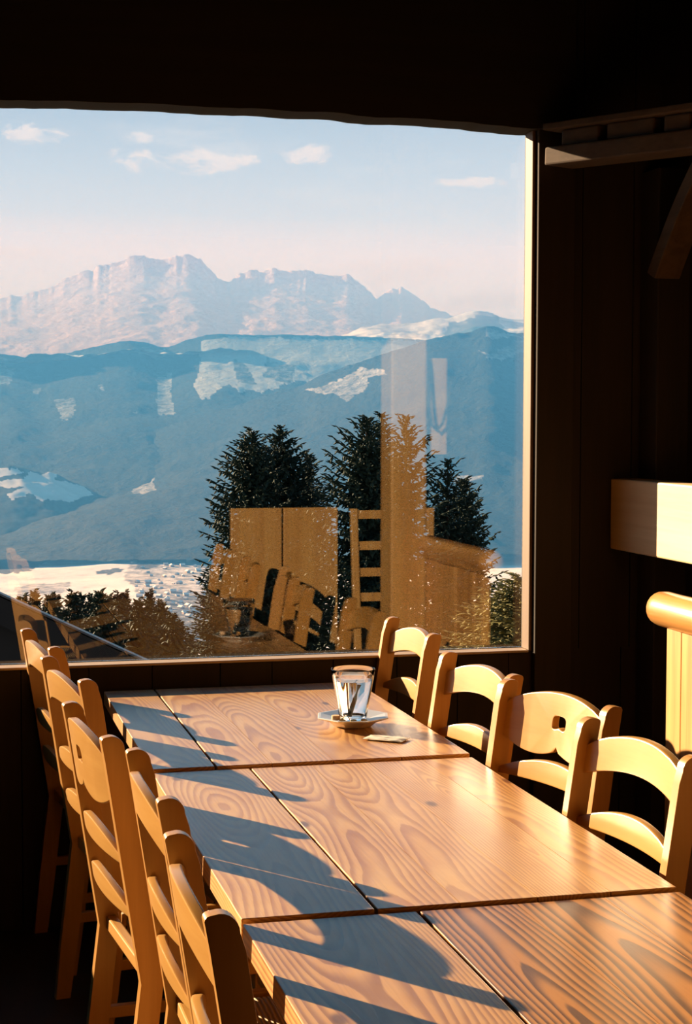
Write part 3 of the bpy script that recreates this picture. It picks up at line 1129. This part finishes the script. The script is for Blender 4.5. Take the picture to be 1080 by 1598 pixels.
ridge('mountain.003', 'dark forested shoulder descending from the window corner to the left',
      [(-420, 900), (0, 775), (60, 748), (110, 722), (150, 702), (200, 685), (250, 668), (300, 652), (360, 636), (420, 614), (470, 602), (500, 585), (540, 572), (590, 555), (630, 543),
       (665, 530), (700, 523), (740, 517), (765, 505), (800, 522), (830, 518), (1000, 500), (1500, 520)],
      10000, 3300, -560, 55, mt_for2, jit=1.2, base_snow=0.05, seed=35, rows=110,
      patches=(([(475, 612), (510, 600), (535, 590), (560, 572), (600, 576), (605, 584), (575, 590), (572, 610), (555, 615), (540, 628), (525, 612), (490, 616)], 0.56),
               ([(742, 545), (765, 548), (815, 528), (830, 540), (800, 558), (760, 560)], 0.5), ([(760, 510), (800, 524), (820, 523), (790, 530), (757, 525)], 0.55),
               ([(155, 760), (175, 745), (210, 736), (240, 745), (246, 768), (225, 772), (190, 760), (150, 772)], 0.5),
               ([(90, 710), (100, 708), (94, 722)], 0.5), ([(380, 676), (396, 668), (392, 682)], 0.47),
               ([(690, 752), (720, 742), (756, 738), (752, 746), (710, 756)], 0.6)))
ridge('mountain.004', 'low wooded hills with a snowy bench above the valley floor',
      [(-420, 745), (-60, 735), (0, 730), (28, 727), (60, 738), (85, 735), (110, 752), (150, 762), (190, 768), (230, 778), (300, 790), (380, 800), (520, 792), (640, 780), (720, 770), (830, 800), (1000, 800), (1500, 780)],
      8600, 1000, -600, 40, mt_bench, jit=1.6, base_snow=0.05, seed=45, rows=100, prof=1.0,
      patches=(([(-60, 738), (0, 732), (25, 729), (35, 734), (0, 745), (-60, 750)], 0.9), ([(-60, 752), (0, 752), (55, 738), (90, 738), (85, 752), (140, 760), (145, 775), (110, 784), (70, 782), (45, 772), (20, 780), (10, 770), (40, 758), (-60, 768)], 0.9),
               ([(320, 800), (345, 793), (350, 803), (330, 808)], 0.6), ([(200, 840), (260, 835), (255, 843), (205, 846)], 0.3)))


def valley():
    mat = terrain_mat('snowy_valley_floor', (0.03, 0.038, 0.042), (0.84, 0.82, 0.83), 0.011, 0.75, (0.10, 0.11, 0.12))
    xs = np.arange(-420, 1500, 4.0)
    ds = np.linspace(3300, 8400, 150)
    dirs = np.array([tuple(ray(x, 900)) for x in xs])
    hd = dirs[:, :2] / np.linalg.norm(dirs[:, :2], axis=1)[:, None]
    V = []
    for d in ds:
        px, py = hd[:, 0] * d, hd[:, 1] * d
        z = -612 + 26 * fbm(px / 900, py / 900, 71, 4) + 40 * np.clip((d - 7000) / 1400, 0, 1)
        V.append(np.stack([px, py, z], 1))
    V = np.array(V)
    nr, nc = V.shape[:2]
    P = V.reshape(-1, 3)
    idx = np.arange(nr * nc).reshape(nr, nc)
    F = np.stack([idx[:-1, :-1], idx[1:, :-1], idx[1:, 1:], idx[:-1, 1:]], -1).reshape(-1, 4)
    X, Y = project(P)
    jx = 10 * fbm(X / 18.0, Y / 9.0, 81, 4, 0.6)
    jy = 5 * fbm(X / 18.0 + 9, Y / 9.0, 82, 4, 0.6)
    sn = np.full(len(P), 0.72)
    for poly, val in (([(-420, 700), (1500, 700), (1500, 842), (800, 846), (640, 850), (420, 850), (300, 850), (250, 850), (215, 852), (180, 860), (130, 866), (80, 872), (40, 892), (0, 897), (-420, 905)], 0.05),
                      ([(200, 862), (330, 862), (340, 990), (250, 990), (215, 930), (195, 900)], 0.50),
                      ([(250, 935), (340, 930), (345, 1010), (280, 1010)], 0.36),
                      ([(205, 868), (250, 866), (250, 884), (215, 888)], 0.35),
                      ([(20, 915), (110, 908), (100, 925), (30, 935)], 0.5),
                      ([(150, 890), (190, 886), (185, 894), (155, 897)], 0.3),
                      ([(785, 855), (810, 850), (806, 868), (790, 868)], 0.2)):
        sn = np.where(in_poly(X + jx, Y + jy, poly), val, sn)
    me = bpy.data.meshes.new('valley_floor')
    me.from_pydata(P.tolist(), [], F.tolist())
    at = me.attributes.new('snow', 'FLOAT', 'POINT')
    at.data.foreach_set('value', sn.astype(np.float32))
    me.polygons.foreach_set('use_smooth', [True] * len(me.polygons))
    tag(link_mesh('valley_land', me, mat), 'snow-covered valley floor with a village far below', 'valley', None, 'structure')


valley()

# wooded hillside below the house
xs = np.linspace(-160, 260, 60)
ys = np.concatenate([np.linspace(6.5, 200, 50), np.linspace(230, 3400, 30)])
V, F = [], []
for j, yv in enumerate(ys):
    wid = 1.0 + max(0, yv - 200) / 160
    for i, xv in enumerate(xs):
        z = -3.0 - 0.27 * (yv - 6.5) if yv < 200 else -55.2 - (yv - 200) * 0.178
        V.append((xv * wid, yv, z + 0.8 * mnoise.noise(Vector((xv * 0.05, yv * 0.05, 2)))))
for j in range(len(ys) - 1):
    for i in range(len(xs) - 1):
        a = j * len(xs) + i
        F.append((a, a + 1, a + 1 + len(xs), a + len(xs)))
me = bpy.data.meshes.new('hillside_ground')
me.from_pydata(V, [], F)
hm, hn, hout = new_mat('hillside_turf')
hg = hn.new('ShaderNodeNewGeometry').outputs['Position']
principled(hn, hout, hn.ramp(hn.noise(hg, 0.35, 5, 0.6), [(0.5, (0.05, 0.045, 0.025)), (0.72, (0.5, 0.5, 0.52))]), 0.95, spec=0.1)
tag(link_mesh('ground', me, hm), 'steep hillside falling away below the house', 'hillside', None, 'structure')


# ---------------- spruces
def spruce_mesh(seed, height, rmax, k, spacing=0.24, nb=11, tw=0.36, irregular=0.25, lean_up=0.25):
    """foliage of a spruce: whorls of drooping boughs carrying side twigs; origin at the foot, apex at z = height"""
    r_ = random.Random(seed)
    V, F = [], []
    TV, TF = [], []

    def twig(p, d, ln, w):
        s = d.cross(Vector((r_.uniform(-.4, .4), r_.uniform(-.4, .4), 1))).normalized()
        nrm = s.cross(d)
        b = len(V)
        m_ = p + d * (ln * 0.45)
        V.extend([p, m_ + s * w, p + d * ln, m_ - s * w, m_ + nrm * (w * 0.55), m_ - nrm * (w * 0.8)])
        F.extend([(b, b + 1, b + 4), (b + 1, b + 2, b + 4), (b + 2, b + 3, b + 4), (b + 3, b, b + 4),
                  (b, b + 5, b + 1), (b + 1, b + 5, b + 2), (b + 2, b + 5, b + 3), (b + 3, b + 5, b)])

    hmax = height * 0.92
    h = 0.12
    twig(Vector((0, 0, height - 0.45)), Vector((0, 0, 1)), 0.55, 0.05)
    side_gain = [r_.uniform(1 - irregular, 1 + irregular) for _ in range(8)]
    while h < hmax:
        R_ = rmax * (1 - math.exp(-h / k)) + 0.02 * h
        vis = h < 10
        n_ = nb if vis else 6
        a0 = r_.uniform(0, 6.28)
        for i in range(n_):
            az = a0 + 6.283 * i / n_ + r_.uniform(-0.25, 0.25)
            gq = side_gain[int((az % 6.283) / 6.283 * 8) % 8]
            L_ = max(0.12, R_ * gq * r_.uniform(0.72, 1.12))
            up0 = lean_up * math.exp(-h / 2.5) * 2.2 - 0.12 + r_.uniform(-0.1, 0.1)
            p_ = Vector((0, 0, height - h + r_.uniform(-0.6, 0.6) * spacing))
            o2 = Vector((math.cos(az), math.sin(az), 0))
            ns = max(2, int(L_ / 0.20))
            prev = p_.copy()
            for q in range(1, ns + 1):
                s_ = q / ns
                pos = p_ + o2 * (L_ * s_) + Vector((0, 0, L_ * (up0 * s_ - 0.30 * s_ * (1 - s_) * 1.2 + 0.10 * s_ ** 3)))
                d = (pos - prev).normalized()
                sid = d.cross(Vector((0, 0, 1))).normalized()
                ln = tw * (1.05 - 0.45 * s_) * min(1, 0.45 + L_ * 0.6)
                for sg in (1, -1):
                    dd = (d * r_.uniform(0.55, 0.9) + sid * sg * r_.uniform(0.5, 0.9) + Vector((0, 0, r_.uniform(-0.40, 0.12)))).normalized()
                    twig(prev.lerp(pos, r_.random()), dd, ln * r_.uniform(0.8, 1.25), ln * 0.24)
                if vis:
                    twig(prev.lerp(pos, r_.random()), (d * 0.5 + Vector((r_.uniform(-.3, .3), r_.uniform(-.3, .3), -0.8))).normalized(), ln * r_.uniform(0.8, 1.3), ln * 0.26)
                twig(prev, d, (pos - prev).length * 1.35, 0.05)
                prev = pos
            twig(prev, (o2 + Vector((0, 0, 0.35))).normalized(), 0.22, 0.045)
        h += spacing * r_.uniform(0.75, 1.2) * (1 if vis else 2.2)
    me_ = bpy.data.meshes.new('spruce_foliage')
    me_.from_pydata([tuple(v) for v in V], [], F)
    me_.materials.append(M['needles'])
    bm_ = bmesh.new()
    tube_bm(bm_, [(0, 0, 0), (0, 0, height * 0.5), (0, 0, height - 0.3)], [0.012 * height, 0.008 * height, 0.02], 8)
    mt_ = bpy.data.meshes.new('spruce_trunk')
    bm_.to_mesh(mt_)
    bm_.free()
    mt_.materials.append(M['bark'])
    return me_, mt_


def ground_z(x, yv):
    return -3.0 - 0.27 * (yv - 6.5) + 0.8 * mnoise.noise(Vector((x * 0.05, yv * 0.05, 2))) if yv < 200 else -55.2 - (yv - 200) * 0.178


KINDS = {
    'broad': (spruce_mesh(1, 20.0, 1.75, 1.7), 20.0),
    'shaggy': (spruce_mesh(2, 20.0, 1.55, 1.9, irregular=0.4, lean_up=0.5), 20.0),
    'ragged': (spruce_mesh(3, 20.0, 1.5, 2.2, spacing=0.34, nb=8, irregular=0.45, lean_up=0.55), 20.0),
    'slim': (spruce_mesh(4, 20.0, 1.25, 2.6, spacing=0.26, nb=10), 20.0),
}
FAR = {'far': (spruce_mesh(9, 14.0, 2.1, 3.4, spacing=0.36, nb=10, tw=0.7), 14.0), 'far2': (spruce_mesh(10, 14.0, 1.7, 3.0, spacing=0.36, nb=10, tw=0.65), 14.0)}


def spruce(kind, ax, ay, D, label, rot, group, mat=None, name='spruce_tree'):
    (fo, tr), H_ = (KINDS if kind in KINDS else FAR)[kind]
    d = ray(ax, ay)
    P = EYE + d * (D / d.y)
    gz_ = ground_z(P.x, P.y) - 0.3
    s = (P.z - gz_) / H_
    root = empty(name, (P.x, P.y, gz_), rot)
    tag(root, label, 'tree', group)
    f_ = bpy.data.objects.new('foliage', fo)
    t_ = bpy.data.objects.new('trunk', tr)
    for q in (f_, t_):
        COL.objects.link(q)
        q.parent = root
    # the crown keeps its girth; only a little of the height difference goes into stretch
    for q in (f_, t_):
        q.scale = (1, 1, s)
    if mat is not None:
        f_.material_slots[0].link = 'OBJECT'
        f_.material_slots[0].material = mat
    return root


BG = 'tall spruces outside the window'
for (kd, ax, ay, D, rot, lab, mt_) in (
        ('broad', 392, 671, 56, 0.3, 'dense dark spruce outside, leftmost of the tall ones', None),
        ('broad', 437, 668, 59, 2.2, 'dense dark spruce outside, right-hand one of the touching pair', None),
        ('slim', 481, 712, 64, 1.0, 'slimmer dark spruce outside tucked against the touching pair', None),
        ('shaggy', 572, 655, 52, 0.9, 'shaggy dark spruce outside, left of the mirrored post', None),
        ('slim', 595, 648, 57, 2.9, 'tallest dark spruce outside, its tip just left of the mirrored post', None),
        ('ragged', 634, 652, 52, 4.0, 'ragged spruce outside seen through the mirrored post', None),
        ('ragged', 699, 720, 55, 1.7, 'thin-topped spruce outside, right of the mirrored post', None),
        ('shaggy', 724, 750, 59, 5.1, 'lower spruce outside behind the mirrored partition', None),
        ('slim', 333, 905, 48, 2.0, 'short spruce outside just left of the mirrored glass', None),
        ('broad', 808, 898, 34, 0.4, 'young spruce outside in the lower window corner, reflected light in its needle colour', M['needles_lit'])):
    spruce(kd, ax, ay, D, lab, rot, BG, mt_)
rr_ = random.Random(3)
row = [(35, 933), (54, 925), (78, 931), (88, 931), (113, 927), (128, 930), (143, 932), (156, 925), (170, 932), (184, 929), (195, 927), (216, 938), (233, 926), (252, 941), (268, 960), (280, 972), (297, 993)]
ordn = ['first', 'second', 'third', 'fourth', 'fifth', 'sixth', 'seventh', 'eighth', 'ninth', 'tenth', 'eleventh', 'twelfth', 'thirteenth', 'fourteenth', 'fifteenth', 'sixteenth', 'seventeenth']
for i, (ax, ay) in enumerate(row):
    spruce(rr_.choice(['far', 'far2', 'far']), ax, ay, (74, 92, 82, 100, 78, 96, 86)[i % 7], 'small spruce in the low row beyond the roof, %s from the left' % ordn[i], rr_.uniform(0, 6), 'low row of spruces beyond the roof')

# ---------------- neighbouring roof
d0, d1 = ray(-60, 899), ray(262, 1046)
A = EYE + d0 * (10.6 / d0.y)
B = EYE + d1 * (10.6 / d1.y)
rf = empty('outbuilding', (A.x, 10.5, -4.2))
tag(rf, 'dark roofed outbuilding just below the window sill on the left', 'outbuilding')
sl_ = (B - A).normalized()
nrm = Vector((-sl_.z, 0, sl_.x)).normalized()
mir = Vector((-1, 1, 1))
C = A + (Vector((-sl_.x, 0, sl_.z)) * 3.0)


def slab(name, P, Q, th, y0_, y1_, mat):
    u = (Q - P).normalized()
    n_ = Vector((-u.z, 0, u.x))
    if n_.z < 0:
        n_ = -n_
    bm_ = bmesh.new()
    vs = [bm_.verts.new((v.x, yy, v.z)) for yy in (y0_, y1_) for v in (P, Q, Q - n_ * th, P - n_ * th)]
    bm_.faces.new(vs[:4])
    bm_.faces.new(vs[4:][::-1])
    for k_ in range(4):
        bm_.faces.new((vs[k_], vs[(k_ + 1) % 4], vs[4 + (k_ + 1) % 4], vs[4 + k_]))
    return pchild(fin(name, bm_, mat), rf)


slab('roof', A, B + sl_ * 0.8, 0.10, 10.52, 10.7, M['roof'])
slab('roof', C, A, 0.10, 10.52, 10.7, M['roof'])
slab('barge_board', A - Vector((0, 0, 0.01)), B + sl_ * 0.8 - Vector((0, 0, 0.01)), 0.16, 10.47, 10.515, M['roof'])
slab('flashing', A + nrm * 0.012, B + sl_ * 0.8 + nrm * 0.012, 0.012, 10.46, 10.6, M['flashing'])
bm = bmesh.new()
wv = [(A.x, A.z - 0.12), (B.x, B.z - 0.12), (B.x, -4.2), (C.x + 0.3, -4.2), (C.x + 0.3, C.z + 0.0)]
bm = solid_outline([wv], lambda a, b, t_: (a, t_, b), 10.56, 10.69)
pchild(fin('gable_wall', bm, M['roof']), rf)

# ---------------- village houses
hb = bmesh.new()
box_bm(hb, (-6, -5, 0), (6, 5, 5))
hmesh = bpy.data.meshes.new('house_walls')
hb.to_mesh(hmesh)
hb.free()
hmesh.materials.append(M['house_wall'])
hb = bmesh.new()
vs = [hb.verts.new(v) for v in ((-7, -6, 4.8), (7, -6, 4.8), (7, 6, 4.8), (-7, 6, 4.8), (-7, 0, 9), (7, 0, 9))]
for f in ((0, 1, 5, 4), (2, 3, 4, 5), (0, 4, 3), (1, 2, 5), (0, 3, 2, 1)):
    hb.faces.new([vs[i] for i in f])
rmesh = bpy.data.meshes.new('house_roof')
hb.to_mesh(rmesh)
hb.free()
rmesh.materials.append(M['house_snow'])
hr = random.Random(12)
k = 0
placed = []
while k < 90:
    hx, hy = hr.gauss(290, 45), hr.gauss(925, 32)
    if not (190 < hx < 345 and 862 < hy < 1000) or any(abs(hx - a_) < 5.5 and abs(hy - b_) < 3.2 for a_, b_ in placed):
        continue
    placed.append((hx, hy))
    d = ray(hx, hy)
    P = EYE + d * ((-606 - EYE.z) / d.z)
    fz = -612 + 26 * float(fbm(np.array([P.x / 900]), np.array([P.y / 900]), 71, 4)[0]) + 40 * min(1, max(0, (math.hypot(P.x, P.y) - 7000) / 1400))
    root = empty('village_house', (P.x, P.y, fz - 1.0), hr.uniform(0, 3.14))
    s = hr.uniform(0.8, 1.7)
    root.scale = (s, s, s)
    tag(root, 'tiny snow-roofed house in the village on the valley floor', 'house', 'village houses in the valley')
    for nm, me_ in (('walls', hmesh), ('roof', rmesh)):
        q = bpy.data.objects.new(nm, me_)
        COL.objects.link(q)
        q.parent = root
    k += 1

# ---------------- valley haze
def haze(name, label, lo, hi, scat, abso):
    """even haze between two corners; scattering and absorption per metre and colour"""
    m, n, out = new_mat(name)
    dn = 2e-4
    v1 = n.new('ShaderNodeVolumeScatter')
    v1.inputs['Color'].default_value = (*[c / dn for c in scat], 1)
    v1.inputs['Density'].default_value = dn
    v1.inputs['Anisotropy'].default_value = 0.0
    v2 = n.new('ShaderNodeVolumeAbsorption')
    v2.inputs['Color'].default_value = (*[1 - c / dn for c in abso], 1)
    v2.inputs['Density'].default_value = dn
    ad = n.new('ShaderNodeAddShader')
    n.t.links.new(v1.outputs[0], ad.inputs[0])
    n.t.links.new(v2.outputs[0], ad.inputs[1])
    n.t.links.new(ad.outputs[0], out.inputs['Volume'])
    tag(box(name, lo, hi, m), label, 'haze', None, 'stuff')


haze('haze', 'blue haze filling the valley between the mountains', (-26000, 250, -1500), (30000, 34000, 1800),
     (6.2e-6, 29.5e-6, 78e-6), (24e-6, 33e-6, 24e-6))
haze('mist', 'pale mist lying in front of the far massif', (-20000, 13300, -1400), (24000, 16400, 1650),
     (118e-6, 70e-6, 58e-6), (20e-6, 26e-6, 22e-6))
